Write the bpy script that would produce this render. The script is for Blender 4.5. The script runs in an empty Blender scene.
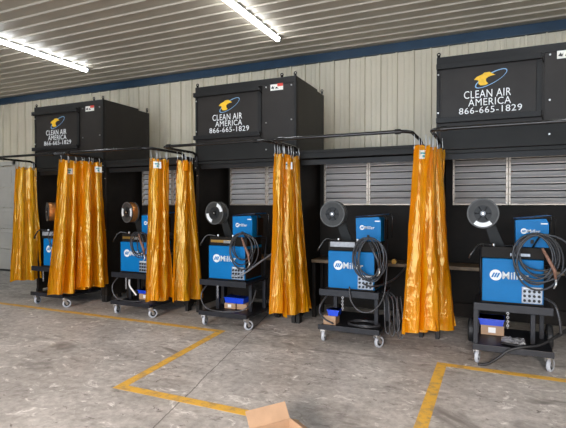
import bpy, bmesh, math, random
from mathutils import Vector, Matrix, noise
from mathutils.bvhtree import BVHTree
PI = math.pi
S = bpy.context.scene
COL = S.collection
random.seed(7)

# ------------------------------------------------------------------ camera
cd = bpy.data.cameras.new('camera')
cam = bpy.data.objects.new('camera', cd); COL.objects.link(cam)
cam.location = (0, -5.837, 1.6)
cam.rotation_euler = (PI/2 - 0.0177, 0, 0.4212)
cd.sensor_fit = 'HORIZONTAL'; cd.sensor_width = 36; cd.lens = 466.12/566*36
cd.clip_start = 0.05
S.camera = cam

# ------------------------------------------------------------------ world, daylight, exposure
S.view_settings.view_transform = 'Standard'
S.view_settings.look = 'None'
S.view_settings.gamma = 1
S.view_settings.use_curve_mapping = False
S.view_settings.exposure = 0.2
w = bpy.data.worlds.new('sky'); S.world = w; w.use_nodes = True
w.node_tree.nodes['Background'].inputs[0].default_value = (0.62, 0.76, 1.0, 1)
w.node_tree.nodes['Background'].inputs[1].default_value = 1.0

def light(name, kind, loc, rot, energy, color, **kw):
    d = bpy.data.lights.new(name, kind); d.energy = energy; d.color = color
    for k, v in kw.items(): setattr(d, k, v)
    o = bpy.data.objects.new(name, d); COL.objects.link(o)
    o.location = loc; o.rotation_euler = rot
    return o
# low sun through the open bay door behind the camera
light('sun', 'SUN', (0, -12, 6), (PI/2 - 0.355, 0, 0.10), 5.8, (1.0, 0.82, 0.70), angle=0.22)
# daylight in the bay door opening
light('bay_daylight', 'AREA', (-1.5, -10.9, 1.85), (PI/2, 0, 0), 700, (0.76, 0.87, 1.0), shape='RECTANGLE', size=9.0, size_y=3.4)

LED_EMIT = 30.0

# ------------------------------------------------------------------ materials
def newmat(name):
    m = bpy.data.materials.new(name); m.use_nodes = True
    nt = m.node_tree
    return m, nt, nt.nodes['Principled BSDF']

def mat(name, col, rough=0.5, metal=0.0, vary=0.12, scale=6.0, bump=0.0, bscale=60.0, spec=0.5, coat=0.0, stretch=(1, 1, 1)):
    m, nt, b = newmat(name)
    tc = nt.nodes.new('ShaderNodeTexCoord')
    mp = nt.nodes.new('ShaderNodeMapping'); mp.inputs['Scale'].default_value = stretch
    nt.links.new(tc.outputs['Object'], mp.inputs['Vector'])
    n = nt.nodes.new('ShaderNodeTexNoise'); n.inputs['Scale'].default_value = scale; n.inputs['Detail'].default_value = 5
    nt.links.new(mp.outputs[0], n.inputs['Vector'])
    r = nt.nodes.new('ShaderNodeValToRGB')
    lo = [c*(1-vary) for c in col]; hi = [min(1, c*(1+vary)) for c in col]
    r.color_ramp.elements[0].color = (*lo, 1); r.color_ramp.elements[1].color = (*hi, 1)
    r.color_ramp.elements[0].position = 0.35; r.color_ramp.elements[1].position = 0.65
    nt.links.new(n.outputs[0], r.inputs[0]); nt.links.new(r.outputs[0], b.inputs['Base Color'])
    b.inputs['Roughness'].default_value = rough; b.inputs['Metallic'].default_value = metal
    b.inputs['Specular IOR Level'].default_value = spec
    b.inputs['Coat Weight'].default_value = coat
    if bump:
        n2 = nt.nodes.new('ShaderNodeTexNoise'); n2.inputs['Scale'].default_value = bscale; n2.inputs['Detail'].default_value = 3
        nt.links.new(mp.outputs[0], n2.inputs['Vector'])
        bp = nt.nodes.new('ShaderNodeBump'); bp.inputs['Strength'].default_value = bump; bp.inputs['Distance'].default_value = 0.01
        nt.links.new(n2.outputs[0], bp.inputs['Height']); nt.links.new(bp.outputs[0], b.inputs['Normal'])
    return m

def emat(name, col, st):
    m, nt, b = newmat(name)
    b.inputs['Base Color'].default_value = (*col, 1)
    b.inputs['Emission Color'].default_value = (*col, 1); b.inputs['Emission Strength'].default_value = st
    return m

def floor_mat():
    m, nt, b = newmat('worn concrete'); N = nt.nodes; Lk = nt.links
    tc = N.new('ShaderNodeTexCoord')
    def nz(scale, det=6, rough=0.6, st=(1, 1, 1), dist=0.0, off=(0, 0, 0)):
        mp = N.new('ShaderNodeMapping'); mp.inputs['Scale'].default_value = st; mp.inputs['Location'].default_value = off
        Lk.new(tc.outputs['Object'], mp.inputs[0])
        n = N.new('ShaderNodeTexNoise'); n.inputs['Scale'].default_value = scale; n.inputs['Detail'].default_value = det
        n.inputs['Roughness'].default_value = rough; n.inputs['Distortion'].default_value = dist
        Lk.new(mp.outputs[0], n.inputs['Vector']); return n.outputs[0]
    def ramp(src, p0, p1, c0=(0, 0, 0, 1), c1=(1, 1, 1, 1)):
        r = N.new('ShaderNodeValToRGB'); r.color_ramp.elements[0].position = p0; r.color_ramp.elements[1].position = p1
        r.color_ramp.elements[0].color = c0; r.color_ramp.elements[1].color = c1
        Lk.new(src, r.inputs[0]); return r.outputs[0]
    def mix(f, a, bb, mode='MIX'):
        x = N.new('ShaderNodeMix'); x.data_type = 'RGBA'; x.blend_type = mode
        if isinstance(f, float): x.inputs[0].default_value = f
        else: Lk.new(f, x.inputs[0])
        for i, v in ((6, a), (7, bb)):
            if isinstance(v, tuple): x.inputs[i].default_value = v
            else: Lk.new(v, x.inputs[i])
        return x.outputs[2]
    base = ramp(nz(1.1, 8, 0.65, (1, 1.6, 1), 0.6), 0.32, 0.68, (0.33, 0.31, 0.29, 1), (0.56, 0.53, 0.50, 1))
    fine = ramp(nz(14, 8, 0.7), 0.30, 0.72, (0.60, 0.59, 0.58, 1), (1.22, 1.22, 1.22, 1))
    c = mix(1.0, base, fine, 'MULTIPLY')
    pale = ramp(nz(4.2, 9, 0.75, (1, 1.4, 1), 1.2, (3, 7, 0)), 0.56, 0.66)
    c = mix(pale, c, (0.80, 0.77, 0.73, 1))
    spot = ramp(nz(7.0, 7, 0.75, (1, 1.5, 1), 0.8, (11, 2, 0)), 0.59, 0.66)
    c = mix(spot, c, (0.15, 0.13, 0.115, 1))
    stain = ramp(nz(0.9, 4, 0.55, (1, 2.2, 1), 1.5, (5, 1, 0)), 0.58, 0.72)
    c = mix(stain, c, (0.19, 0.175, 0.16, 1))
    # saw-cut joint running away from the bay door
    sp = N.new('ShaderNodeSeparateXYZ'); Lk.new(tc.outputs['Object'], sp.inputs[0])
    def mth(op, a, bb=0.0):
        q = N.new('ShaderNodeMath'); q.operation = op
        for i, v in ((0, a), (1, bb)):
            if isinstance(v, (int, float)): q.inputs[i].default_value = v
            else: Lk.new(v, q.inputs[i])
        return q.outputs[0]
    wob = mth('MULTIPLY', mth('SUBTRACT', nz(3.0, 3), 0.5), 0.06)
    ln = mth('ADD', mth('ADD', sp.outputs[0], mth('MULTIPLY', sp.outputs[1], 0.227)), 2.93)
    d = mth('ABSOLUTE', mth('ADD', ln, wob))
    j = mth('LESS_THAN', d, 0.006)
    c = mix(mth('MULTIPLY', j, 0.75), c, (0.10, 0.09, 0.08, 1))
    Lk.new(c, b.inputs['Base Color'])
    b.inputs['Roughness'].default_value = 0.55
    Lk.new(ramp(nz(2.5, 5), 0.3, 0.7, (0.42, 0.42, 0.42, 1), (0.7, 0.7, 0.7, 1)), b.inputs['Roughness'])
    bp = N.new('ShaderNodeBump'); bp.inputs['Strength'].default_value = 0.25; bp.inputs['Distance'].default_value = 0.01
    Lk.new(nz(30, 6), bp.inputs['Height']); Lk.new(bp.outputs[0], b.inputs['Normal'])
    return m

def tape_mat():
    m, nt, b = newmat('worn yellow floor tape'); N = nt.nodes; Lk = nt.links
    tc = N.new('ShaderNodeTexCoord')
    n = N.new('ShaderNodeTexNoise'); n.inputs['Scale'].default_value = 9; n.inputs['Detail'].default_value = 8; n.inputs['Roughness'].default_value = 0.75
    Lk.new(tc.outputs['Object'], n.inputs['Vector'])
    r = N.new('ShaderNodeValToRGB'); r.color_ramp.elements[0].position = 0.36; r.color_ramp.elements[1].position = 0.52
    r.color_ramp.elements[0].color = (0.36, 0.25, 0.12, 1); r.color_ramp.elements[1].color = (0.70, 0.40, 0.05, 1)
    Lk.new(n.outputs[0], r.inputs[0]); Lk.new(r.outputs[0], b.inputs['Base Color'])
    b.inputs['Roughness'].default_value = 0.6
    return m

def curtain_mat():
    m = bpy.data.materials.new('orange vinyl film'); m.use_nodes = True
    nt = m.node_tree; N = nt.nodes; Lk = nt.links; N.clear()
    out = N.new('ShaderNodeOutputMaterial')
    tc = N.new('ShaderNodeTexCoord')
    mp = N.new('ShaderNodeMapping'); mp.inputs['Scale'].default_value = (1, 1, 0.22); Lk.new(tc.outputs['Object'], mp.inputs[0])
    n1 = N.new('ShaderNodeTexNoise'); n1.inputs['Scale'].default_value = 13; n1.inputs['Detail'].default_value = 2; n1.inputs['Distortion'].default_value = 0.8
    Lk.new(mp.outputs[0], n1.inputs['Vector'])
    n2 = N.new('ShaderNodeTexNoise'); n2.inputs['Scale'].default_value = 9; n2.inputs['Detail'].default_value = 3; n2.inputs['Distortion'].default_value = 1.6
    Lk.new(tc.outputs['Object'], n2.inputs['Vector'])
    ad = N.new('ShaderNodeMath'); ad.operation = 'ADD'; Lk.new(n1.outputs[0], ad.inputs[0]); Lk.new(n2.outputs[0], ad.inputs[1])
    bp = N.new('ShaderNodeBump'); bp.inputs['Strength'].default_value = 0.45; bp.inputs['Distance'].default_value = 0.012
    Lk.new(ad.outputs[0], bp.inputs['Height'])
    n3 = N.new('ShaderNodeTexNoise'); n3.inputs['Scale'].default_value = 9; n3.inputs['Detail'].default_value = 3
    mp3 = N.new('ShaderNodeMapping'); mp3.inputs['Scale'].default_value = (1.6, 1.6, 0.12); Lk.new(tc.outputs['Object'], mp3.inputs[0]); Lk.new(mp3.outputs[0], n3.inputs['Vector'])
    cr = N.new('ShaderNodeValToRGB'); cr.color_ramp.elements[0].position = .38; cr.color_ramp.elements[1].position = .64
    cr.color_ramp.elements[0].color = (1.0, 0.34, 0.001, 1); cr.color_ramp.elements[1].color = (1.0, 0.48, 0.008, 1); Lk.new(n3.outputs[0], cr.inputs[0])
    tr = N.new('ShaderNodeBsdfTransparent'); tr.inputs[0].default_value = (1.0, 0.74, 0.10, 1)
    tl = N.new('ShaderNodeBsdfTranslucent'); tl.inputs[0].default_value = (1.0, 0.46, 0.004, 1)
    df = N.new('ShaderNodeBsdfDiffuse'); df.inputs[0].default_value = (1.0, 0.40, 0.003, 1)
    gl = N.new('ShaderNodeBsdfGlossy'); gl.inputs[0].default_value = (1, 0.78, 0.30, 1); gl.inputs['Roughness'].default_value = 0.12
    Lk.new(cr.outputs[0], df.inputs[0]); Lk.new(cr.outputs[0], tl.inputs[0])
    bs = N.new('ShaderNodeBump'); bs.inputs['Strength'].default_value = 0.06; bs.inputs['Distance'].default_value = 0.012
    Lk.new(ad.outputs[0], bs.inputs['Height'])
    n4 = N.new('ShaderNodeTexNoise'); n4.inputs['Scale'].default_value = 14; n4.inputs['Detail'].default_value = 1; n4.inputs['Distortion'].default_value = 1.2
    mp4 = N.new('ShaderNodeMapping'); mp4.inputs['Scale'].default_value = (1, 1, .45); Lk.new(tc.outputs['Object'], mp4.inputs[0]); Lk.new(mp4.outputs[0], n4.inputs['Vector'])
    bg = N.new('ShaderNodeBump'); bg.inputs['Strength'].default_value = 0.5; bg.inputs['Distance'].default_value = 0.02
    Lk.new(n4.outputs[0], bg.inputs['Height']); Lk.new(bp.outputs[0], bg.inputs['Normal'])
    Lk.new(bg.outputs[0], gl.inputs['Normal'])
    for s in (df, tl): Lk.new(bs.outputs[0], s.inputs['Normal'])
    m1 = N.new('ShaderNodeMixShader'); m1.inputs[0].default_value = 0.5; Lk.new(tl.outputs[0], m1.inputs[1]); Lk.new(df.outputs[0], m1.inputs[2])
    m2 = N.new('ShaderNodeMixShader'); m2.inputs[0].default_value = 0.20; Lk.new(m1.outputs[0], m2.inputs[1]); Lk.new(tr.outputs[0], m2.inputs[2])
    m3 = N.new('ShaderNodeMixShader'); Lk.new(m2.outputs[0], m3.inputs[1]); Lk.new(gl.outputs[0], m3.inputs[2])
    fr = N.new('ShaderNodeLayerWeight'); fr.inputs[0].default_value = 0.35; Lk.new(bp.outputs[0], fr.inputs['Normal'])
    mm = N.new('ShaderNodeMath'); mm.operation = 'MULTIPLY_ADD'; mm.inputs[1].default_value = 0.35; mm.inputs[2].default_value = 0.07
    Lk.new(fr.outputs['Fresnel'], mm.inputs[0]); Lk.new(mm.outputs[0], m3.inputs[0])
    Lk.new(m3.outputs[0], out.inputs[0])
    return m

def steel_mat():
    m, nt, b = newmat('brushed steel baffle'); N = nt.nodes; Lk = nt.links
    tc = N.new('ShaderNodeTexCoord'); mp = N.new('ShaderNodeMapping'); mp.inputs['Scale'].default_value = (1.2, 1, 40)
    Lk.new(tc.outputs['Object'], mp.inputs[0])
    n = N.new('ShaderNodeTexNoise'); n.inputs['Scale'].default_value = 3; n.inputs['Detail'].default_value = 4; Lk.new(mp.outputs[0], n.inputs['Vector'])
    r = N.new('ShaderNodeValToRGB'); r.color_ramp.elements[0].color = (0.70, 0.65, 0.61, 1); r.color_ramp.elements[1].color = (0.95, 0.91, 0.87, 1)
    r.color_ramp.elements[0].position = 0.3; r.color_ramp.elements[1].position = 0.7
    Lk.new(n.outputs[0], r.inputs[0]); Lk.new(r.outputs[0], b.inputs['Base Color'])
    b.inputs['Metallic'].default_value = 0.5; b.inputs['Roughness'].default_value = 0.28
    return m

M = {
 'wall': mat('galvanised wall sheet', (0.61, 0.535, 0.40), 0.45, 0.0, 0.03, 2),
 'ceil': mat('ceiling sheet', (0.44, 0.385, 0.305), 0.5, 0.0, 0.06, 2),
 'beam': mat('dark blue trim', (0.006, 0.030, 0.062), 0.5, 0, 0.1, 4),
 'floor': floor_mat(), 'tape': tape_mat(), 'curtain': curtain_mat(), 'steel': steel_mat(),
 'black': mat('black powder coat', (0.014, 0.0105, 0.0075), 0.6, 0.0, 0.2, 5, 0.1, 200, spec=0.2),
 'hood': mat('charcoal powder coat', (0.024, 0.0195, 0.016), 0.5, 0.0, 0.12, 4, 0.08, 220, spec=0.3),
 'hoodbar': mat('black rail paint', (0.012, 0.011, 0.010), 0.5, 0.0, 0.12, 4, spec=0.3),
 'fascia': mat('grey black fascia', (0.014, 0.0135, 0.012), 0.55, 0.0, 0.1, 4, spec=0.25),
 'cart': mat('cart black paint', (0.011, 0.012, 0.016), 0.45, 0.0, 0.25, 8, spec=0.35),
 'rail': mat('dark pipe', (0.045, 0.043, 0.042), 0.22, 0.7, 0.15, 12),
 'blue': mat('welder blue', (0.0, 0.165, 0.43), 0.45, 0.0, 0.05, 6, spec=0.2),
 'bluedark': mat('blue lid', (0.0, 0.09, 0.28), 0.45, 0.0, 0.08, 6, spec=0.2),
 'binblue': mat('bright blue plastic', (0.005, 0.06, 0.62), 0.3, 0.0, 0.06, 6),
 'white': mat('white vinyl', (0.85, 0.85, 0.83), 0.5, 0.0, 0.03, 10),
 'tagwhite': mat('white sticker', (0.80, 0.78, 0.70), 0.5, 0.0, 0.06, 30),
 'teal': mat('teal print', (0.05, 0.28, 0.30), 0.5, 0, 0.05, 10),
 'red': mat('red print', (0.65, 0.05, 0.03), 0.5, 0, 0.05, 10),
 'yellow': mat('yellow print', (0.85, 0.50, 0.02), 0.5, 0, 0.08, 30),
 'skyblue': mat('light blue print', (0.25, 0.45, 0.72), 0.5, 0, 0.08, 30),
 'ink': mat('black print', (0.01, 0.01, 0.01), 0.6, 0, 0.05, 10),
 'rubber': mat('black rubber', (0.016, 0.016, 0.017), 0.5, 0, 0.2, 20),
 'hose': mat('grey cable', (0.035, 0.035, 0.038), 0.28, 0, 0.2, 30),
 'tread': mat('grey wheel tread', (0.42, 0.45, 0.49), 0.45, 0, 0.1, 20),
 'chrome': mat('zinc plate', (0.62, 0.61, 0.60), 0.28, 0.9, 0.1, 20),
 'copper': mat('copper wire', (0.72, 0.30, 0.09), 0.35, 0.75, 0.2, 60, stretch=(1, 12, 1)),
 'wiregrey': mat('steel welding wire', (0.24, 0.23, 0.21), 0.35, 0.7, 0.2, 60, stretch=(1, 12, 1)),
 'spool': mat('spool flange', (0.045, 0.043, 0.040), 0.5, 0.0, 0.15, 12, spec=0.3),
 'brass': mat('brass', (0.70, 0.40, 0.10), 0.3, 0.9, 0.1, 20),
 'bench': mat('brown bench edge', (0.16, 0.105, 0.055), 0.55, 0, 0.3, 10),
 'card': mat('cardboard', (0.42, 0.27, 0.165), 0.75, 0, 0.07, 12, 0.1, 90),
 'cardin': mat('cardboard inside', (0.36, 0.25, 0.17), 0.8, 0, 0.07, 12),
 'door': mat('off white door', (0.50, 0.46, 0.40), 0.5, 0, 0.05, 3),
 'base': mat('dark base flashing', (0.03, 0.028, 0.026), 0.5, 0, 0.1, 5),
 'concwall': mat('grey plaster wall', (0.45, 0.43, 0.39), 0.7, 0, 0.06, 2),
 'alu': mat('aluminium frame', (0.42, 0.35, 0.28), 0.4, 0.5, 0.12, 10),
 'led': emat('led lens', (0.88, 0.94, 1.0), LED_EMIT),
 'panelgrey': mat('grey connector panel', (0.33, 0.36, 0.40), 0.4, 0.3, 0.15, 40),
 'rimgrey': mat('grey plastic rim', (0.10, 0.098, 0.092), 0.5, 0.0, 0.1, 12, spec=0.3),
 'silver': mat('dull silver', (0.36, 0.36, 0.37), 0.5, 0.2, 0.12, 30),
 'griptone': mat('brownish leather grip', (0.26, 0.13, 0.085), 0.5, 0.1, 0.3, 30),
 'film': mat('clear plastic scrap', (0.50, 0.52, 0.55), 0.15, 0.3, 0.3, 30, 0.6, 40),
}

# ------------------------------------------------------------------ mesh builder
class MB:
    def __init__(s): s.b = bmesh.new()
    def box(s, x0, x1, y0, y1, z0, z1, bev=0.0, R=None):
        r = bmesh.ops.create_cube(s.b, size=1)
        mt = Matrix.Translation(((x0+x1)/2, (y0+y1)/2, (z0+z1)/2)) @ (R.to_4x4() if R else Matrix()) @ Matrix.Diagonal((x1-x0, y1-y0, z1-z0, 1))
        bmesh.ops.transform(s.b, matrix=mt, verts=r['verts'])
        if bev:
            es = list({e for v in r['verts'] for e in v.link_edges})
            bmesh.ops.bevel(s.b, geom=es, offset=bev, segments=2, affect='EDGES', profile=0.6)
        return s
    def tube(s, pts, r, n=8, closed=False):
        P = [Vector(p) for p in pts]; N = len(P); rings = []
        T0 = None; up = None
        for i, p in enumerate(P):
            a = P[i-1] if (i > 0 or closed) else P[i]
            c = P[(i+1) % N] if (i < N-1 or closed) else P[i]
            t = (c-a).normalized()
            if up is None:
                up = Vector((0, 0, 1)) if abs(t.z) < 0.9 else Vector((1, 0, 0))
            sd = t.cross(up)
            if sd.length < 1e-4: sd = t.orthogonal()
            sd.normalize(); up = sd.cross(t).normalized()
            rr = r[i] if isinstance(r, (list, tuple)) else r
            rings.append([s.b.verts.new(p + rr*(math.cos(2*PI*k/n)*sd + math.sin(2*PI*k/n)*up)) for k in range(n)])
        for i in range(N if closed else N-1):
            A = rings[i]; B = rings[(i+1) % N]
            for k in range(n):
                f = s.b.faces.new((A[k], A[(k+1) % n], B[(k+1) % n], B[k])); f.smooth = True
        if not closed:
            s.b.faces.new(rings[0][::-1]); s.b.faces.new(rings[-1])
        return s
    def lathe(s, prof, c, axis='y', n=32, closed=True):
        """prof: list of (radius, offset along axis); ring profile"""
        R = []
        for k in range(n):
            a = 2*PI*k/n; row = []
            for r, h in prof:
                u, v = r*math.cos(a), r*math.sin(a)
                p = {'y': (u, h, v), 'x': (h, u, v), 'z': (u, v, h)}[axis]
                row.append(s.b.verts.new(Vector(c)+Vector(p)))
            R.append(row)
        m = len(prof)
        for k in range(n):
            A = R[k]; B = R[(k+1) % n]
            for i in range(m if closed else m-1):
                j = (i+1) % m
                s.b.faces.new((A[i], A[j], B[j], B[i]))
        if not closed:
            s.b.faces.new([R[k][0] for k in range(n)]); s.b.faces.new([R[k][-1] for k in range(n)][::-1])
        return s
    def ring(s, c, r0, r1, h0, h1, axis='y', n=32):
        return s.lathe([(r0, h0), (r1, h0), (r1, h1), (r0, h1)], c, axis, n)
    def cyl(s, c, r, h0, h1, axis='y', n=24):
        return s.lathe([(r, h0), (r, h1)], c, axis, n, closed=False)
    def prism(s, pts2, y0, y1, plane='xz'):
        """extruded outline"""
        def P(a, b, y): return {'xz': (a, y, b), 'yz': (y, a, b), 'xy': (a, b, y)}[plane]
        A = [s.b.verts.new(P(a, b, y0)) for a, b in pts2]; B = [s.b.verts.new(P(a, b, y1)) for a, b in pts2]
        s.b.faces.new(A); s.b.faces.new(B[::-1]); n = len(A)
        for i in range(n): s.b.faces.new((A[i], B[i], B[(i+1) % n], A[(i+1) % n]))
        return s
    def rot(s, M4): bmesh.ops.transform(s.b, matrix=M4, verts=s.b.verts); return s
    def build(s, name, m, parent=None, smooth=False, label=None):
        bmesh.ops.recalc_face_normals(s.b, faces=s.b.faces)
        me = bpy.data.meshes.new(name); s.b.to_mesh(me); s.b.free()
        if smooth:
            for p in me.polygons: p.use_smooth = True
        me.materials.append(M[m] if isinstance(m, str) else m)
        o = bpy.data.objects.new(name, me); COL.objects.link(o)
        if parent: o.parent = parent
        if label: o['label'] = label
        return o

def thing(name, label, cat, loc=(0, 0, 0), rz=0, group=None):
    o = bpy.data.objects.new(name, None); COL.objects.link(o)
    o.empty_display_size = 0.1
    o.location = loc; o.rotation_euler = (0, 0, rz); return tag(o, label, cat, group)
def tag(o, label, cat, group=None):
    o['label'] = label; o['category'] = cat
    if group: o['group'] = group
    return o
def struct(o): o['kind'] = 'structure'; return o
def copy_tree(o, parent=None):
    c = o.copy(); COL.objects.link(c); c.parent = parent
    for ch in [q for q in list(COL.objects) if q.parent == o]: copy_tree(ch, c)
    return c

def lettering(text, x0, x1, z0, z1, y, name, m, parent, bold=0.02, label=None):
    """flat raised letters in the xz plane, facing -y, fitted to the box"""
    cu = bpy.data.curves.new(name, 'FONT'); cu.body = text; cu.size = 1; cu.offset = bold; cu.resolution_u = 3; cu.space_character = 1.08
    to = bpy.data.objects.new(name, cu); COL.objects.link(to)
    dg = bpy.context.evaluated_depsgraph_get(); dg.update()
    me = bpy.data.meshes.new_from_object(to.evaluated_get(dg))
    bpy.data.objects.remove(to)
    xs = [v.co.x for v in me.vertices]; ys = [v.co.y for v in me.vertices]
    sx = (x1-x0)/(max(xs)-min(xs)); sz = (z1-z0)/(max(ys)-min(ys)); mx, my = min(xs), min(ys)
    b = bmesh.new(); b.from_mesh(me)
    for v in b.verts: v.co = Vector((x0+(v.co.x-mx)*sx, y, z0+(v.co.y-my)*sz))
    r = bmesh.ops.extrude_face_region(b, geom=list(b.faces))
    for v in [g for g in r['geom'] if isinstance(g, bmesh.types.BMVert)]: v.co.y -= 0.0015
    m2 = bpy.data.meshes.new(name); b.to_mesh(m2); b.free(); bpy.data.meshes.remove(me)
    m2.materials.append(M[m])
    o = bpy.data.objects.new(name, m2); COL.objects.link(o); o.parent = parent
    if label: o['label'] = label
    return o

# ------------------------------------------------------------------ setting
XW0, XW1, YB, YF, ZC = -13.0, 6.0, 1.86, -11.0, 4.23
f = MB(); f.box(XW0-.2, XW1+.2, YF-2.5, YB+.25, -.1, 0); struct(f.build('floor', 'floor'))

# back wall: ribbed steel sheet, ribs every 0.267 m
b = MB(); pts = []; x = XW0
while x < XW1:
    pts += [(x, 0), (x+.003, -.042), (x+.026, -.042), (x+.034, 0), (x+.115, 0), (x+.122, -.006), (x+.136, -.006), (x+.143, 0), (x+.190, 0), (x+.197, -.006), (x+.211, -.006), (x+.218, 0)]
    x += .267
off = (-0.379-XW0) % .267
A = [b.b.verts.new((px+off-.267, YB+.03+dy, 0)) for px, dy in pts]; B = [b.b.verts.new((px+off-.267, YB+.03+dy, ZC)) for px, dy in pts]
for i in range(len(A)-1): b.b.faces.new((A[i], A[i+1], B[i+1], B[i]))
b.box(XW0, XW1, YB+.05, YB+.2, 0, ZC)
struct(b.build('wall_back', 'wall'))
b = MB(); b.box(XW0-.2, XW0, YF, YB+.2, 0, ZC); struct(b.build('wall_left', 'concwall'))
b = MB(); b.box(XW1, XW1+.2, YF, YB+.2, 0, ZC); struct(b.build('wall_right', 'concwall'))
b = MB(); b.box(XW0, -6.2, YF-.2, YF, 0, ZC); b.box(3.2, XW1, YF-.2, YF, 0, ZC); b.box(-6.2, 3.2, YF-.2, YF, 3.6, ZC); struct(b.build('wall_front', 'concwall'))

# ceiling: sheet with narrow ribs running along the wall, every 0.25 m
b = MB(); pts = []; y = YB+.05
while y > YF:
    pts += [(y, 0), (y-.012, -.019), (y-.036, -.019), (y-.048, 0)]
    y -= .2475
A = [b.b.verts.new((XW0, py, ZC+dz)) for py, dz in pts]; B = [b.b.verts.new((XW1, py, ZC+dz)) for py, dz in pts]
for i in range(len(A)-1): b.b.faces.new((A[i], A[i+1], B[i+1], B[i]))
b.box(XW0, XW1, YF-.2, YB+.2, ZC+.02, ZC+.15)
struct(b.build('ceiling', 'ceil'))
b = MB(); b.box(XW0, XW1, YB-.05, YB+.02, 4.085, ZC-.001, .006); struct(b.build('trim_1', 'beam'))
b = MB(); b.box(-10.5, XW1, YB-.035, YB+.02, 0, .07, .004); struct(b.build('baseboard_back', 'base'))
# sectional door in the far left of the back wall
b = MB()
for i in range(5): b.box(-12.8, -10.58, YB-.05, YB+.01, .04+i*.505, .04+i*.505+.495, .008)
for i in range(5):
    for k in range(4): b.box(-12.7+k*.54, -12.7+k*.54+.44, YB-.06, YB-.04, .13+i*.505, .13+i*.505+.31, .008)
dr = struct(b.build('door_1', 'door'))
b = MB(); b.box(-10.58, -10.47, YB-.07, YB+.02, 0, 2.68, .006); b.box(-12.9, -10.47, YB-.07, YB+.02, 2.58, 2.68, .006); struct(b.build('trim_2', 'door'))
b = MB(); b.box(-12.8, -10.58, YB-.055, YB-.03, 0, .045); b.build('door_seal', 'base', dr)

# ------------------------------------------------------------------ booths
BX = [(-7.49, 1.62), (-5.86, 1.67), (-4.04, 1.62), (-2.42, 1.67), (-0.61, 1.62)]
BX[2] = (-4.04, 1.605)
HOOD = [0, 2, 4]
ordn = ['leftmost', 'second', 'middle', 'fourth', 'rightmost']
DEP = 1.14
def baffle(x0, x1, z0, z1, y, parent):
    n = 7; h = (z1-z0-.03)/n; b = MB()
    for i in range(n):
        za = z0+.015+i*h
        prof = [(y+.000, za), (y-.034, za+.006), (y-.036, za+.012), (y-.016, za+h*.50), (y+.004, za+h*.80), (y+.02, za+h*.86)]
        P = [(a, z) for a, z in prof] + [(a+.004, z+.003) for a, z in prof[::-1]]
        b.prism(P, x0+.02, x1-.02, 'yz')
    f = b.build('baffle_filter', 'steel', parent)
    b = MB()
    b.box(x0, x0+.028, y-.035, y+.03, z0, z1, .003); b.box(x1-.028, x1, y-.035, y+.03, z0, z1, .003)
    b.box(x0+.028, x1-.028, y-.030, y+.03, z1-.016, z1); b.box(x0+.028, x1-.028, y-.030, y+.03, z0, z0+.016)
    b.build('filter_frame', 'alu', f)
    b = MB()
    for k in range(7):
        for xx in (x0+.014, x1-.014): b.cyl((xx, y-.035, z0+.05+k*(z1-z0-.1)/6), .006, -.004, .002, 'y', 8)
    b.build('rivet_row', 'ink', f)

for i, (xl, wd) in enumerate(BX):
    xr = xl+wd; hooded = i in HOOD
    bo = thing('welding_booth', f"black steel welding booth, {ordn[i]} of the row of five, " + ('roofed by a lettered extraction hood' if hooded else 'open above its dark header'), 'welding booth', (xl, 0, 0), 0, 'row of welding booths')
    ztop = 2.26 if hooded else 2.34
    for xx in (0, wd-.05):
        b = MB(); b.box(xx, xx+.05, 0, .06, .10, ztop-.002, .004)     # front post
        b.box(xx+.01, xx+.04, .06, DEP, .10, ztop-.002)
        sp = b.build('side_panel', 'black', bo)
        b = MB(); b.box(xx, xx+.05, -.01, .09, 0, .11, .004); b.build('foot', 'hoodbar', sp)
    b = MB(); b.box(.04, wd-.04, .86, .90, .10, ztop-.03); b.build('back_panel', 'black', bo)
    b = MB(); b.box(.05, wd-.05, .06, DEP, ztop-.03, ztop-.004); b.build('roof_panel', 'black', bo)
    b = MB()
    if hooded: b.box(.05, wd-.05, .0, .05, 2.215, ztop-.004, .004)
    else:
        b.box(.05, wd-.05, .0, .05, 2.235, ztop-.03, .004); b.box(.0, wd, -.012, .055, ztop-.035, ztop, .004)
    b.build('header', 'fascia', bo)
    b = MB(); b.box(.06, wd-.06, .045, .075, 2.15, 2.215); b.build('light_strip_cover', 'hoodbar', bo)
    for k in range(2): baffle(.13+k*.672, .13+k*.672+.668, 1.61, 2.275 if not hooded else 2.225, .80, bo)
    # bolts on the front post
    for z in (.5, 1.2, 2.05): b = MB(); b.cyl((.025, 0, z), .008, -.006, .002, 'y', 8); b.build('bolt', 'chrome', bo)
    # bench
    wb = thing('workbench', f"brown edged black workbench at the back of the {ordn[i]} booth", 'workbench', (xl+wd/2, .62, 0), 0, 'workbenches inside the booths')
    hw = wd/2-.07
    b = MB(); b.box(-hw, hw, -.22, .20, .79, .835, .004); b.build('bench_top', 'bench', wb)
    for sx in (-1, 1):
        for yy in (-.19, .15):
            b = MB(); b.box(sx*hw-(.05 if sx > 0 else 0), sx*hw+(0 if sx > 0 else .05), yy, yy+.04, 0, .79, .004); b.build('leg', 'black', wb)
    b = MB(); b.box(-hw+.05, hw-.05, .16, .18, .15, .3); b.build('stretcher', 'black', wb)

# ------------------------------------------------------------------ extraction hoods
def ell(cx, cz, a, bb, ang, w0, y, n=48, t0=0, t1=2*PI):
    o = []; inn = []
    for k in range(n+1):
        t = t0+(t1-t0)*k/n
        wv = w0*(0.35+0.65*abs(math.sin(t*0.5+0.5)))
        for L, d in ((o, 0), (inn, -wv)):
            u, v = (a+d)*math.cos(t), (bb+d*.8)*math.sin(t)
            L.append((cx+u*math.cos(ang)-v*math.sin(ang), y, cz+u*math.sin(ang)+v*math.cos(ang)))
    return o, inn

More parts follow.
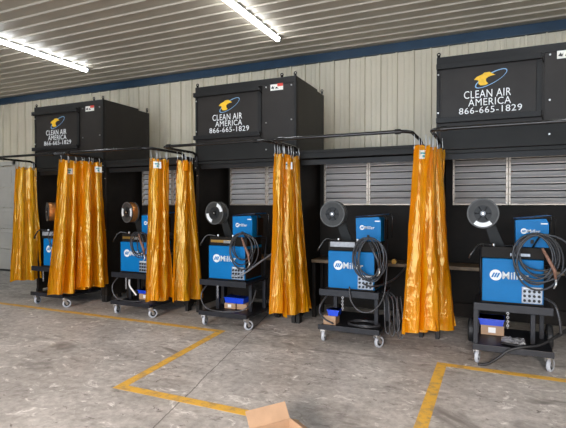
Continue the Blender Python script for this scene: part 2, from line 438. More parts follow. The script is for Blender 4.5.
def make_hood():
    W = 1.62; Z0, Z1 = 2.262, 3.352
    h = thing('extraction_hood', '', 'extraction hood', (0, 0, 0), 0, 'extraction hoods on top of the booths')
    b = MB(); b.box(.02, W, .0, DEP, Z0, Z1-.02, .006); b.build('hood_box', 'hood', h)
    b = MB(); b.box(.03, W-.01, .02, .86, Z1-.022, Z1+.012, .004); b.build('lid', 'hood', h)
    b = MB(); b.box(.0, W+.005, -.012, .03, Z1-.085, Z1+.004, .004); b.build('top_flange', 'hoodbar', h)
    # corner uprights
    for xx in (0.0, W-.03):
        b = MB(); b.box(xx, xx+.035, -.014, .03, Z0, Z1+.0, .004); b.build('corner_post', 'hoodbar', h)
    for xx, yy in ((.02, .02), (W-.02, .02), (W-.22, .02), (W-.02, DEP-.04), (.02, DEP-.04)):
        b = MB(); b.box(xx-.018, xx+.018, yy-.004, yy+.004, Z1-.01, Z1+.04, .002); b.ring((xx, yy, Z1+.045), .012, .024, -.004, .004, 'y', 14)
        b.build('lifting_eye', 'rail', h)
    # sliding filter door
    b = MB(); b.box(.055, 1.045, -.018, .005, 2.60, 3.25, .004); d = b.build('access_door', 'hood', h)
    b = MB(); b.box(.002, 1.09, -.075, -.010, 3.200, 3.262, .004); b.build('door_track', 'hoodbar', h)
    b = MB(); b.box(.002, 1.09, -.075, -.010, 2.572, 2.632, .004); b.build('door_track', 'hoodbar', h)
    b = MB(); b.box(1.045, 1.10, -.022, .005, 2.61, 3.28, .003); b.build('door_jamb', 'hoodbar', h)
    for zz in (3.225, 2.60):
        b = MB(); b.tube([(1.095, -.075, zz+.03), (1.10, -.085, zz), (1.10, -.07, zz-.035), (1.112, -.02, zz-.06)], .007, 6); b.build('latch', 'rail', h)
    b = MB(); b.box(1.122, 1.60, -.008, .004, 2.36, 3.26, .003); b.build('side_cover', 'hood', h)
    b = MB(); b.box(.05, 1.60, -.010, .002, Z0+.004, 2.53, .003); b.build('fascia', 'fascia', h)
    b = MB()
    for xx, zz in ((1.175, 3.24), (1.555, 3.235), (1.175, 2.75), (1.555, 2.77), (1.175, 2.38), (1.555, 2.40), (.02, 3.15), (.02, 3.23), (.02, 2.70), (.02, 2.62)):
        b.cyl((xx, -.008, zz), .010, -.012, .002, 'y', 10)
    b.build('bolt_set', 'chrome', h)
    # side seams
    for ya in (.05, DEP-.09):
        b = MB(); b.box(W-.001, W+.006, ya, ya+.04, Z0+.02, Z1-.06, .002); b.build('side_seam', 'hood', h)
    # warning sticker
    b = MB(); b.box(1.24, 1.43, -.0115, -.008, 3.185, 3.275); st = b.build('warning_sticker', 'tagwhite', h)
    b = MB(); b.box(1.345, 1.43, -.013, -.0112, 3.235, 3.275); b.build('sticker_band', 'red', st)
    b = MB()
    b.prism([(1.25, 3.215), (1.275, 3.25), (1.285, 3.225), (1.30, 3.245), (1.29, 3.205)], -.013, -.0112)
    b.prism([(1.315, 3.205), (1.325, 3.235), (1.345, 3.225), (1.365, 3.20), (1.34, 3.21)], -.013, -.0112)
    b.build('sticker_pictogram', 'ink', st)
    # lettering
    Y = -.0185
    lettering('CLEAN AIR', .305, .797, 2.838, 2.925, Y, 'lettering', 'white', d, 0.0)
    lettering('AMERICA', .352, .797, 2.748, 2.829, Y, 'lettering', 'white', d, 0.0)
    lettering('866-665-1829', .252, .908, 2.662, 2.734, Y, 'lettering', 'white', d, 0.0)
    o, inn = ell(.590, 3.045, .185, .060, .47, .014, Y)
    b = MB()
    A = [b.b.verts.new(p) for p in o]; B = [b.b.verts.new(p) for p in inn]
    for k in range(len(A)-1): b.b.faces.new((A[k], A[k+1], B[k+1], B[k]))
    rr = bmesh.ops.extrude_face_region(b.b, geom=list(b.b.faces))
    for v in [g for g in rr['geom'] if isinstance(g, bmesh.types.BMVert)]: v.co.y -= .0015
    b.build('emblem_swoosh', 'skyblue', d)
    b = MB(); P = [(.412, 3.048), (.440, 3.078), (.500, 3.100), (.520, 3.118), (.575, 3.122), (.600, 3.104), (.635, 3.082), (.600, 3.078), (.562, 3.066), (.538, 3.048), (.540, 3.018), (.562, 2.992), (.530, 2.976), (.480, 2.978), (.458, 3.000), (.462, 3.026), (.448, 3.042)]
    b.prism([(px, pz) for px, pz in P], Y-.003, Y+.0005); b.build('emblem_bird', 'yellow', d)
    return h
h0 = make_hood()
hl = ['black extraction hood with white lettering on the leftmost booth', 'black extraction hood with white lettering on the middle booth, between the other two', 'black extraction hood with white lettering on the rightmost booth, cut by the frame']
for k, bi in enumerate(HOOD):
    o = h0 if k == 0 else copy_tree(h0)
    o.location = (BX[bi][0], 0, 0); o['label'] = hl[k]

# ------------------------------------------------------------------ curtain rails
RZ, RP, RR = 2.38, .85, .019
for i, (xl, wd) in enumerate(BX):
    xr = xl+wd
    r = thing('curtain_rail', f"dark pipe curtain rail bent around the front of the {ordn[i]} booth", 'curtain rail', (xl+wd/2, 0, RZ), 0, 'curtain rails around the booth fronts')
    def arc(cx, cy, a0, a1, R=.13, n=8): return [(cx+R*math.cos(a0+(a1-a0)*k/n), cy+R*math.sin(a0+(a1-a0)*k/n), 0) for k in range(n+1)]
    h = wd/2
    xa, xb = -h+.03, h-.03
    p = [(xa, -.02, -.07), (xa, -.06, -.02), (xa, -.12, 0)] + arc(xa+.13, -RP+.13, PI, 1.5*PI) + arc(xb-.13, -RP+.13, 1.5*PI, 2*PI) + [(xb, -.12, 0), (xb, -.06, -.02), (xb, -.02, -.07)]
    b = MB(); b.tube(p, RR, 10); b.build('pipe', 'rail', r)
    for xx in (xa, xb):
        b = MB(); b.box(xx-.025, xx+.025, -.052, -.013, -.26, -.045, .004)
        br = b.build('bracket', 'rail', r)
        for zz in (-.22, -.12): b = MB(); b.cyl((xx, -.05, zz), .009, -.008, .002, 'y', 8); b.build('bolt', 'chrome', br)
    for xx in (xa+.13, xb-.13):
        b = MB(); b.ring((xx, -RP, 0), RR-.002, RR+.008, -.03, .03, 'x', 14); b.build('coupling', 'rail', r)

# ------------------------------------------------------------------ curtains
def curtain(t0, t1, b0, b1, zt, zb, folds, at_, ab, seed, label, flat=None, tagu=None, zb1=None):
    """t0,t1: top line ends, b0,b1: bottom line ends (x,y); flat=(u0,u1) nearly unfolded part"""
    t0, t1, b0, b1 = Vector(t0), Vector(t1), Vector(b0), Vector(b1)
    c = (t0+t1)/2; root = thing('welding_curtain', label, 'curtain', (c.x, c.y, zb), 0, 'orange welding curtains')
    NU, NV = 200, 90; bm = bmesh.new(); grid = []
    zb1 = zb if zb1 is None else zb1
    for j in range(NV+1):
        v = j/NV; row = []
        A = t0.lerp(b0, v**1.2); B = t1.lerp(b1, v**1.2)
        d = (B-A); nrm = Vector((-d.y, d.x)).normalized()
        am = at_ + (ab-at_)*v**.8
        for k in range(NU+1):
            u = k/NU
            fl = 1.0
            if flat and flat[0] <= u <= flat[1]: fl = .15
            uu = u + .035*noise.noise(Vector((u*3+seed, v*1.3, seed)))
            ph = 2*PI*folds*uu + 1.1*noise.noise(Vector((u*4, v*1.6+seed, 3.1)))
            s = math.sin(ph); s = math.copysign(abs(s)**.7, s)
            am2 = am*(0.65+0.7*abs(noise.noise(Vector((u*5+seed*2, .6*v, 7)))+.35))
            offs = fl*am2*s + (.020*abs(noise.noise(Vector((u*9+v*2, v*3.2, seed)))) + .010*abs(noise.noise(Vector((u*20-v*5, v*8, seed+4)))))*min(1, v*6)
            sl = .35*am*math.cos(ph*1.0)*fl
            p = A + d*u + nrm*offs + d.normalized()*sl*.5
            zlow = zb + (zb1-zb)*u + .02*noise.noise(Vector((u*6, seed, 1))) + .012*math.sin(ph*.5)
            z = zt + (zlow-zt)*v - (.02*abs(math.sin(PI*u*6)) if j == 0 else 0)
            row.append(bm.verts.new((p.x-c.x, p.y-c.y, z-zb)))
        grid.append(row)
    for j in range(NV):
        for k in range(NU):
            f = bm.faces.new((grid[j][k], grid[j][k+1], grid[j+1][k+1], grid[j+1][k])); f.smooth = True
    def pos(u, v): return grid[int(v*NV)][int(u*NU)].co.copy()
    hooks = [pos(min(.999, (q+.5)/6), 0) for q in range(6)]
    tags = [Vector((q[0]-c.x, q[1]-c.y, q[2]-zb)) for q in (tagu or [])]
    tree = BVHTree.FromBMesh(bm)
    me = bpy.data.meshes.new('curtain_sheet'); bm.to_mesh(me); bm.free(); me.materials.append(M['curtain'])
    o = bpy.data.objects.new('curtain_sheet', me); COL.objects.link(o); o.parent = root
    for q, hp in enumerate(hooks):
        top = RZ-zb; b = MB()
        b.ring((hp.x, hp.y, hp.z-.012), .010, .018, -.003, .003, 'x', 12)
        b.tube([(hp.x, hp.y, hp.z-.01), (hp.x+.004, hp.y+.004, hp.z+.04), (hp.x, hp.y, (hp.z+top)/2+.02), (hp.x, hp.y, top-.02)], .0035, 6)
        b.build('hook', 'chrome', root)
    for hp in tags:      # sticker pressed onto the folds of the sheet
        eye = Vector((-c.x, -5.837-c.y, hp.z+.3)); dr = (hp-eye).normalized()
        hit = tree.ray_cast(eye, dr)
        if hit[0] is None: continue
        ctr = hit[0]; side = dr.cross(Vector((0, 0, 1))).normalized(); upv = side.cross(dr).normalized()
        def patch(w0, w1, h0, h1, lift, name, m, par):
            b = MB(); n = 8; g = []
            for jj in range(n+1):
                row = []
                for ii in range(n+1):
                    o = ctr + side*(w0+(w1-w0)*ii/n) + upv*(h0+(h1-h0)*jj/n) - dr*.5
                    q = tree.ray_cast(o, dr); dd = q[3] if q[0] is not None else .5
                    row.append(o + dr*(min(max(dd, .46), .53)-lift))
                g.append(row)
            for lay in (0, -.0008):
                V = [[b.b.verts.new(p+dr*lay) for p in row] for row in g]
                for jj in range(n):
                    for ii in range(n): b.b.faces.new((V[jj][ii], V[jj][ii+1], V[jj+1][ii+1], V[jj+1][ii]))
            return b.build(name, m, par)
        tg = patch(-.05, .055, -.045, .045, .004, 'paper_label', 'tagwhite', root)
        patch(-.03, .035, .005, .022, .0065, 'label_print', 'teal', tg)
        patch(-.005, .02, -.03, -.005, .0065, 'label_print', 'teal', tg)
    return root
ZT = 2.28
curtain((-7.44, -.42), (-7.42, -.03), (-7.50, -.50), (-7.40, .05), ZT, .29, 2.5, .03, .06, 1.3, 'orange see-through curtain at the far left end of the booth row, before the panelled door', flat=(0, .25))
curtain((-5.95, -.80), (-5.92, -.35), (-6.06, -.94), (-5.96, -.28), ZT+.03, .25, 3, .045, .10, 2.7, 'broad orange curtain with a pale label, hanging over the leftmost cart', flat=(0, .22), tagu=[(-5.641, -0.900, 2.151)], zb1=.26)
curtain((-5.84, -.48), (-5.80, -.08), (-5.90, -.55), (-5.72, .0), ZT+.03, .30, 2.5, .05, .09, 4.1, 'orange curtain with a label on its right corner, beside the second booth opening', tagu=[(-5.622, -0.360, 2.190)])
curtain((-4.24, -.80), (-4.19, -.42), (-4.27, -.86), (-4.19, -.38), ZT-.02, .29, 2.5, .045, .07, 5.9, 'narrow orange curtain with a white label at its top, left of the middle booth pair', flat=(0, .2), tagu=[(-4.007, -0.930, 2.173)], zb1=.27)
cflap = curtain((-4.00, -.48), (-3.98, -.20), (-4.03, -.56), (-3.95, .02), ZT-.03, .24, 2, .04, .07, 6.4, 'orange curtain with a folded top flap, hung at the left post of the middle booth')
curtain((-2.43, -.62), (-2.42, -.33), (-2.44, -.66), (-2.43, -.36), ZT-.02, .25, 2, .045, .07, 8.8, 'orange curtain with a white label, hung at the right side of the middle booth', tagu=[(-2.218, -0.740, 2.133)])
curtain((-2.39, -.45), (-2.35, -.02), (-2.36, -.50), (-2.20, .06), ZT-.02, .20, 2.5, .04, .08, 9.5, 'yellow orange curtain hung at the left post of the fourth booth')
curtain((-.72, -.76), (-.66, -.32), (-.82, -.86), (-.66, -.34), ZT-.03, .24, 3, .055, .085, 11.2, 'bright orange curtain with a white label, hung at the right side of the fourth booth', tagu=[(-0.685, -0.600, 2.139)])
curtain((-.62, -.72), (-.53, -.15), (-.62, -.78), (-.41, -.10), ZT-.03, .27, 2.5, .05, .09, 13.7, 'orange curtain hung at the left post of the rightmost booth', zb1=.20)

b = MB(); b.prism([(-.05, .10), (.075, .11), (.085, -.03), (.02, -.05), (-.045, -.02)], -.003, .003)
b.rot(Matrix.Translation((.03, -.06, 1.89)) @ Matrix.Rotation(-.35, 4, 'Z')); b.build('folded_flap', 'curtain', cflap)

# ------------------------------------------------------------------ carts
def make_cart(front_post):
    c = thing('welding_cart', '', 'cart')
    b = MB(); b.box(-.36, .36, -.02, .86, .155, .19, .006); b.box(-.36, .36, -.03, -.015, .155, .215, .004); b.build('lower_deck', 'cart', c)
    b = MB(); b.box(-.35, .35, -.01, .62, .575, .605, .005); b.box(-.35, .35, -.02, -.005, .555, .63, .004); b.build('upper_shelf', 'cart', c)
    posts = [(-.33, .55), (.30, .55), (-.33, .02), (.20, .30)] if front_post else [(-.33, .55), (.33, .55), (-.23, .25), (.26, .28)]
    for px, py in posts:
        b = MB(); b.box(px-.022, px+.022, py-.022, py+.022, .19, .575, .004); b.build('post', 'cart', c)
    for sx in (-1, 1):   # handle uprights behind the machine
        pass
    b = MB(); b.tube([(-.30, .60, .60), (-.30, .64, 1.0), (-.30, .70, 1.12), (-.27, .72, 1.15), (.27, .72, 1.15), (.30, .70, 1.12), (.30, .64, 1.0), (.30, .60, .60)], .014, 8); b.build('push_handle', 'cart', c)
    b = MB(); b.tube([(-.36, .86, .14), (.40, .86, .14)], .016, 8); b.build('axle', 'rail', c)
    for sx in (-1, 1):
        x = sx*.40
        b = MB(); b.lathe([(.085, -.03), (.125, -.034), (.14, -.02), (.14, .02), (.125, .034), (.085, .03)], (x, .86, .14), 'x', 32); wv = b.build('rear_wheel', 'rubber', c)
        b = MB(); b.ring((x, .86, .14), .030, .086, -.022, .022, 'x', 24); b.ring((x, .86, .14), .016, .030, -.036, .036, 'x', 16); b.build('hub', 'chrome', wv)
    for sx, ang in ((-1, random.uniform(-.5, .5)), (1, random.uniform(-.6, .3))):
        R = Matrix.Translation((sx*.32, .04, 0)) @ Matrix.Rotation(ang, 4, 'Z')
        b = MB(); b.cyl((0, 0, .146), .035, -.006, .009, 'z', 16); b.prism([(-.028, .14), (.028, .14), (.022, .11), (.052, .052), (.030, .048), (-.004, .10), (-.028, .115)], -.028, -.023, 'yz'); b.prism([(-.028, .14), (.028, .14), (.022, .11), (.052, .052), (.030, .048), (-.004, .10), (-.028, .115)], .023, .028, 'yz'); b.box(-.028, .028, -.028, .028, .132, .142); b.rot(R)
        cs = b.build('caster', 'chrome', c)
        b = MB(); b.lathe([(.042, -.017), (.055, -.019), (.063, -.012), (.063, .012), (.055, .019), (.042, .017)], (0, .035, .063), 'x', 28); b.rot(R); b.build('tread', 'tread', cs)
        b = MB(); b.ring((0, .035, .063), .020, .043, -.012, .012, 'x', 22); b.rot(R); b.build('wheel_disc', 'rubber', cs)
        b = MB(); b.cyl((0, .035, .063), .020, -.024, .024, 'x', 16); b.rot(R); b.build('hub', 'chrome', cs)
    b = MB(); z = .55
    k = 0
    while z > .40:
        b.ring((-.06 if not front_post else -.04, -.03, z), .007, .013, -.002, .002, 'x' if k % 2 else 'y', 10); z -= .020; k += 1
    b.build('chain', 'silver', c)
    return c

def disc_logo(x, z, r, y, parent, wd, ht):
    b = MB(); b.cyl((x, y, z), r, -.002, .001, 'y', 32); lg = b.build('emblem', 'white', parent)
    b = MB()
    for k in (-1, 0, 1):
        cx = x+k*r*.42
        b.prism([(cx-r*.34, z-r*.42), (cx-r*.06, z-r*.42), (cx+r*.34, z+r*.42), (cx+r*.06, z+r*.42)], y-.0035, y-.0018)
    b.build('emblem_stripes', 'blue', lg)
    lettering('Miller', x+r*1.12, x+r*1.12+wd, z-ht*.5, z+ht*.5, y, 'lettering', 'white', parent, .018)

def make_machine():
    m = thing('welding_power_source', '', 'welding machine')
    b = MB(); b.box(-.275, .275, 0, .48, .0, .45, .010); hs = b.build('housing', 'blue', m)
    for sx in (-1, 1):
        b = MB(); b.box(sx*.277-.004, sx*.277+.004, .02, .46, .02, .41, .002)
        for k in range(9): b.box(sx*.283-.003, sx*.283+.003, .08, .40, .08+k*.03, .09+k*.03)
        b.build('side_vent', 'black', m)
    b = MB(); b.box(-.279, .279, -.006, .03, -.0, .018, .003); b.build('bottom_trim', 'black', m)
    disc_logo(-.15, .285, .055, -.0005, m, .235, .075)
    b = MB(); b.box(.085, .265, -.010, .002, .022, .185, .004); cp = b.build('connector_panel', 'panelgrey', m)
    b = MB()
    for k in range(4):
        for q in range(3): b.cyl((.110+k*.042, -.010, .052+q*.045), .013, -.014, .001, 'y', 14)
    b.build('socket_set', 'ink', cp)
    b = MB(); b.box(.10, .25, -.0118, -.0098, .166, .178); b.build('printed_strip', 'white', cp)
    return m

def make_feeder(tray):
    """dual feeder sitting on the machine: tray, spool arm, drive housing"""
    m = thing('wire_feeder', '', 'wire feeder')
    b = MB(); b.box(-.28, .28, 0, .46, .0, .02, .003); b.box(-.28, .28, -.005, .012, .0, .115, .006); b.box(-.285, -.265, 0, .40, .0, .10, .004); b.box(.265, .285, 0, .40, 0, .10, .004)
    b.build('tray', 'black', m)
    if tray == 'silver':
        b = MB(); b.box(-.26, .04, -.012, -.004, .045, .105, .003); b.build('front_plate', 'silver', m, label='silver plate on the front of the tray')
    elif tray == 'copper':
        b = MB(); b.box(-.26, .06, -.012, -.004, .04, .075, .003); b.build('front_plate', 'brass', m, label='brown metal strip on the front of the tray'); b = MB(); b.box(-.06, .08, -.016, -.010, .035, .07, .004); b.build('wire_guide', 'chrome', m)
    else:
        b = MB(); b.box(-.02, .16, -.010, -.004, .025, .055, .003); b.build('front_plate', 'panelgrey', m)
    b = MB()
    for xx in (-.17, .06): b.tube([(xx, .03, .07), (xx, .03, .125)], .010, 8); b.lathe([(.0, .0), (.014, .003), (.014, .02), (0, .024)], (xx, .03, .122), 'z', 12, closed=False)
    b.build('knob_pair', 'chrome', m)
    # bent lever at the left
    b = MB(); b.tube([(-.40, -.05, -.01), (-.385, -.05, .03), (-.33, -.04, .115), (-.29, -.02, .14), (-.20, .0, .13), (-.17, .02, .10)], .011, 8); b.build('lever', 'rail', m)
    # flat gooseneck arm to the spool
    b = MB(); b.prism([(-.165, .03), (-.03, .03), (-.17, .36), (-.27, .36)], .235, .265); b.build('spool_arm', 'fascia', m)
    b = MB(); b.cyl((-.275, 0, .41), .018, .13, .30, 'y', 14); b.build('spool_spindle', 'rail', m)
    # drive housing
    b = MB(); b.prism([(.045, .115), (.325, .115), (.325, .355), (.30, .40), (.03, .385), (.035, .13)], .07, .34)
    d = b.build('drive_housing', 'blue', m)
    b = MB(); b.box(.165, .195, .064, .071, .15, .19, .003); b.build('keyhole', 'ink', d)
    b = MB(); b.box(.255, .315, .066, .071, .345, .358); b.build('printed_strip', 'white', d)
    disc_logo(.105, .275, .028, .0695, d, .115, .036)
    b = MB(); R = Matrix.Rotation(-.10, 3, 'Y')
    b.box(.02, .35, .09, .44, .405, .418, .003, R); b.build('lid', 'bluedark', m)
    b = MB(); b.tube([(.015, .08, .392), (.36, .08, .428), (.385, .10, .40), (.38, .12, .14)], .006, 6); b.build('guard_frame', 'rail', m)
    b = MB(); b.tube([(.36, .44, .43), (.385, .44, .40), (.38, .44, .14)], .006, 6); b.build('guard_frame', 'rail', m)
    b = MB(); b.box(.345, .355, .16, .34, .13, .37, .004); b.build('back_plate', 'black', m)
    return m

def make_spool(wire, labels):
    s = thing('wire_spool', '', 'wire spool')
    # origin at spool centre, axis along y
    b = MB(); b.lathe([(.085, -.055), (.150, -.058), (.156, -.052), (.156, -.046), (.150, -.044), (.085, -.046)], (0, 0, 0), 'y', 48)
    b.lathe([(.085, .046), (.150, .044), (.156, .048), (.156, .055), (.150, .058), (.085, .055)], (0, 0, 0), 'y', 48); b.build('flange', 'spool', s, label='grey rimmed flange')
    for q in (-1, 1):
        b = MB(); b.ring((0, 0, 0), .143, .157, q*.058-.003, q*.058+.003, 'y', 48); b.build('rim', 'rimgrey', s)
    b = MB(); b.lathe([(.06, -.046), (.148, -.046), (.152, 0), (.148, .046), (.06, .046)], (0, 0, 0), 'y', 40); b.build('wound_wire', wire, s, smooth=False)
    b = MB(); b.ring((0, 0, 0), .030, .086, -.050, .05, 'y', 32)
    for k in range(6):
        a = k*PI/3; b.tube([(.03*math.cos(a), -.054, .03*math.sin(a)), (.08*math.cos(a), -.052, .08*math.sin(a))], .005, 6)
    b.build('core', 'ink', s)
    b = MB(); b.cyl((0, 0, 0), .028, -.066, .066, 'y', 18); hb = b.build('hub_nut', 'rail', s)
    b = MB(); b.cyl((0, 0, 0), .011, -.074, -.064, 'y', 12); b.build('bolt', 'chrome', hb)
    for a0, a1 in labels:
        b = MB(); n = 10; P = []
        for k in range(n+1): a = a0+(a1-a0)*k/n; P.append((.142*math.cos(a), .142*math.sin(a)))
        for k in range(n+1): a = a1-(a1-a0)*k/n; P.append((.098*math.cos(a), .098*math.sin(a)))
        b.prism(P, -.061, -.057); b.build('paper_label', 'white', s)
    return s

def coil(name, c, rx, rz, loops, r, seed, label, grp, drop=None, m='hose', y_spread=.05, start=None):
    rnd = random.Random(seed); P = []; N = loops*30
    if start: P.append(start)
    lp = [(rx*rnd.uniform(.62, 1.05), rz*rnd.uniform(.62, 1.04), rnd.uniform(-.05, .05), rnd.uniform(-.03, .03)) for _ in range(loops+1)]
    for k in range(N+1):
        t = k/30; i = int(t) % len(lp); j = (i+1) % len(lp); w_ = t-int(t)
        w_ = w_*w_*(3-2*w_)
        q = [lp[i][n_]*(1-w_)+lp[j][n_]*w_ for n_ in range(4)]
        a = PI/2+2*PI*t
        P.append((c[0]+q[2]+q[0]*math.cos(a), c[1]+y_spread*math.sin(t*2.3+seed), c[2]+(rz-q[1])+q[3]*.3+q[1]*math.sin(a)))
    if drop: P += drop
    b = MB(); b.tube(P, r, 7); o = b.build(name, m)
    return tag(o, label, 'cable', grp)

CX = [-6.44, -4.75, -3.185, -1.49, .19]
CY = [-.62, -.61, -.64, -.68, -.775]
where = ['leftmost', 'second', 'middle', 'fourth', 'rightmost']
cartB = make_cart(True)
cartA = make_cart(False)
mac0 = make_machine()
look = ['mostly behind a broad curtain', 'beside a narrow curtain', 'blue bin on its deck', 'tan carton on its deck', 'thick cable draped off its deck']
ZS = .632  # shelf top (front lip height)
for i in range(5):
    ct = cartB if i == 4 else (cartA if i == 0 else copy_tree(cartA))
    ct.location = (CX[i], CY[i], 0); ct['group'] = 'wheeled welding carts'
    ct['label'] = f"black wheeled cart in the {where[i]} booth, {look[i]}"
    mc = mac0 if i == 0 else copy_tree(mac0)
    mc.location = (CX[i]+(.075 if i == 0 else 0), CY[i]+.09, .618); mc['group'] = 'blue welding machines'
    mc['label'] = f"blue box welding machine with white emblem, on the {where[i]} cart"
    fd = make_feeder(['silver', 'copper', 'copper', 'silver', 'black'][i])
    fd.location = (CX[i], CY[i]+.13, 1.07); fd['group'] = 'wire feeders'
    fd['label'] = f"blue and black wire feeder on the {where[i]} welding machine, " + ['seen between curtains', 'half hidden by a curtain', 'with a brown front strip', 'with a silver front plate', 'with a black tray'][i]
    lab = [[], [(PI*.85, PI*1.15), (-PI*.16, PI*.16)], [(PI*1.02, PI*1.38), (PI*.05, PI*.38)], [], [(PI*1.28, PI*1.72)]][i]
    sp = make_spool('copper' if i in (0, 1) else 'wiregrey', lab)
    sp.rotation_euler = (0, 0, [-.55, -.30, -.12, 0, 0][i])
    sp.location = (CX[i]-.275, CY[i]+.30, 1.04+.44+.02+(.02 if i == 4 else 0)); sp['group'] = 'wire spools'
    sp['label'] = ['grey rimmed wire spool between the two leftmost curtains', 'copper wire spool with two upright white labels in the second booth', 'wire spool with two slanted white labels in the middle booth', 'plain grey wire spool without labels in the fourth booth', 'grey wire spool with one white label at its bottom, rightmost booth'][i]
# welding cables hung in front of the machines
cg = 'cable coils hung in front of the machines'
for i, (cx, cz, rx, rz, lo, rr) in enumerate([(-6.20, 1.0, .13, .20, 3, .007), (-4.55, 1.0, .16, .22, 4, .007), (-2.88, 1.01, .19, .24, 5, .0075), (-1.25, .98, .19, .26, 6, .0075), (.415, 1.06, .225, .27, 7, .009)]):
    y = CY[i]-.03
    coil('welding_cable', (cx, y, cz), rx, rz, lo, rr, 3+i, f"looped dark cable hanging in front of the {where[i]} welding machine", cg, start=(cx-.05, y+.22, 1.17))
    # copper ground/torch lead
    b = MB(); b.tube([(cx+.02, y-.05, 1.20), (cx+.07, y-.07, 1.10), (cx+.12, y-.07, 1.0), (cx+.13, y-.06, .92)], [.012, .015, .017, .010], 8)
    t = thing('welding_torch', f"welding torch with copper grip hooked over the cable coil of the {where[i]} machine", 'welding torch', (cx, y, 1.0), 0, 'welding torches')
    o = b.build('grip', 'griptone' if i != 3 else 'hose', t); o.location = (-cx, -y, -1.0)
    b = MB(); b.tube([(cx+.13, y-.06, .92), (cx+.135, y-.06, .87), (cx+.115, y-.07, .83)], [.010, .009, .007], 8)
    o = b.build('nozzle', 'chrome', t); o.location = (-cx, -y, -1.0)

def tube_obj(name, pts, r, m, label, cat, group=None, n=8, sub=6):
    P = [Vector(p) for p in pts]; Q = []
    for i in range(len(P)-1):
        p0 = P[max(i-1, 0)]; p1 = P[i]; p2 = P[i+1]; p3 = P[min(i+2, len(P)-1)]
        for k in range(sub):
            t = k/sub
            Q.append(.5*((2*p1)+(-p0+p2)*t+(2*p0-5*p1+4*p2-p3)*t*t+(-p0+3*p1-3*p2+p3)*t**3))
    Q.append(P[-1]); b = MB(); b.tube(Q, r, n); return tag(b.build(name, m), label, cat, group)

hg = 'hoses looped from the shelf to the lower deck'
for i in range(5):
    x, y = CX[i], CY[i]
    if i in (1, 2, 3):
        tube_obj('hose', [(x-.27, y+.03, .545), (x-.30, y-.04, .45), (x-.29, y-.05, .34), (x-.22, y-.03, .25), (x-.05, y-.02, .225), (x+.12, y+.02, .225), (x+.28, y+.06, .26), (x+.36, y+.14, .36), (x+.38, y+.20, .50)] if i != 3 else
                 [(x-.27, y+.03, .545), (x-.32, y-.04, .45), (x-.33, y-.05, .36), (x-.27, y-.03, .28), (x-.18, y+.0, .23)], .010, 'hose', f"dark hose looping from shelf to deck of the {where[i]} cart", 'hose', hg)
# coil of cable lying on the deck of the fourth cart
P = []
for k in range(91):
    a = 2*PI*k/30; P.append((CX[3]+.13+(.19-.015*math.sin(k*.21))*math.cos(a), CY[3]+.22+.13*math.sin(a), .205+.008*(k//30)+.004*math.sin(k)))
b = MB(); b.tube(P, .008, 6); tag(b.build('welding_cable', 'hose'), 'thin dark cable coiled flat on the lower deck of the fourth cart', 'cable')
# bundle of leads hanging at the right of the fourth cart
bg = 'leads hanging beside the fourth cart'
for k, (dx, zb) in enumerate(((0, .17), (.05, .15), (.10, .19), (.14, .13))):
    x = CX[3]+.40+dx; y = CY[3]+.10
    tube_obj('lead', [(x-.10, y+.05, .62), (x-.02, y, .55), (x, y-.03, .38), (x+.01, y-.04, zb+.05), (x+.035, y-.04, zb), (x+.06, y-.03, zb+.05), (x+.05, y, .40), (x+.02, y+.05, .58)], .007, 'hose', 'dark lead hanging in a narrow loop beside the fourth cart', 'cable', bg)
# slack cables to the bench
tube_obj('welding_cable', [(CX[3]+.18, CY[3]-.02, .72), (CX[3]+.30, CY[3], .70), (CX[3]+.45, -.35, .74), (CX[3]+.58, -.05, .90), (CX[3]+.66, .35, 1.0)], .011, 'hose', 'slack cable running from the fourth machine back to its bench', 'cable')
tube_obj('welding_cable', [(CX[2]+.15, CY[2]-.03, .70), (CX[2]+.28, CY[2], .72), (CX[2]+.40, -.35, .86), (CX[2]+.52, .05, 1.02), (CX[2]+.60, .35, 1.1)], .012, 'panelgrey', 'pale slack cable running from the middle machine back to its bench', 'cable')
tube_obj('welding_cable', [(CX[3]+.02, CY[3]-.03, .68), (CX[3]+.05, CY[3]-.06, .52), (CX[3]+.16, CY[3]-.07, .42), (CX[3]+.30, CY[3]-.05, .44), (CX[3]+.40, CY[3]+.02, .60), (CX[3]+.42, CY[3]+.10, .95)], .009, 'hose', 'dark cable sagging under the upper shelf of the fourth cart', 'cable')
tube_obj('welding_cable', [(CX[4]+.28, CY[4]+.1, .70), (CX[4]+.36, CY[4]+.02, .66), (CX[4]+.40, CY[4]-.01, .52), (CX[4]+.41, CY[4]-.01, .40)], .012, 'hose', 'short dark cable end hanging at the right of the rightmost machine', 'cable')
# thick cable draped over the right cart deck to the floor
tube_obj('welding_cable', [(-.115, -.80, .012), (-.03, -.81, .03), (.06, -.82, .10), (.16, -.815, .19), (.28, -.80, .232), (.42, -.74, .25), (.56, -.60, .30), (.72, -.40, .36), (.84, -.10, .46), (.88, .22, .70), (.80, .46, .86), (.60, .55, .85)], .014, 'rubber', 'thick black cable draped over the front of the rightmost cart to the floor', 'cable')
tube_obj('welding_cable', [(.10, -.60, .206), (.28, -.70, .213), (.45, -.62, .225), (.62, -.42, .30), (.78, -.16, .38), (.83, .20, .62), (.74, .46, .87), (.55, .62, .855)], .012, 'hose', 'grey cable beside the thick black one on the rightmost cart', 'cable')
# crumpled clear wrap on the deck
bm = MB()
g = [[bm.b.verts.new((.10+.22*u/10, -.62+.25*v/10, .197+.03*abs(noise.noise(Vector((u*.6, v*.6, 2))))+.001*u)) for u in range(11)] for v in range(11)]
for v in range(10):
    for u in range(10): bm.b.faces.new((g[v][u], g[v][u+1], g[v+1][u+1], g[v+1][u]))
tag(bm.build('plastic_wrap', 'film'), 'crumpled clear plastic wrap lying on the rightmost cart deck', 'plastic wrap')

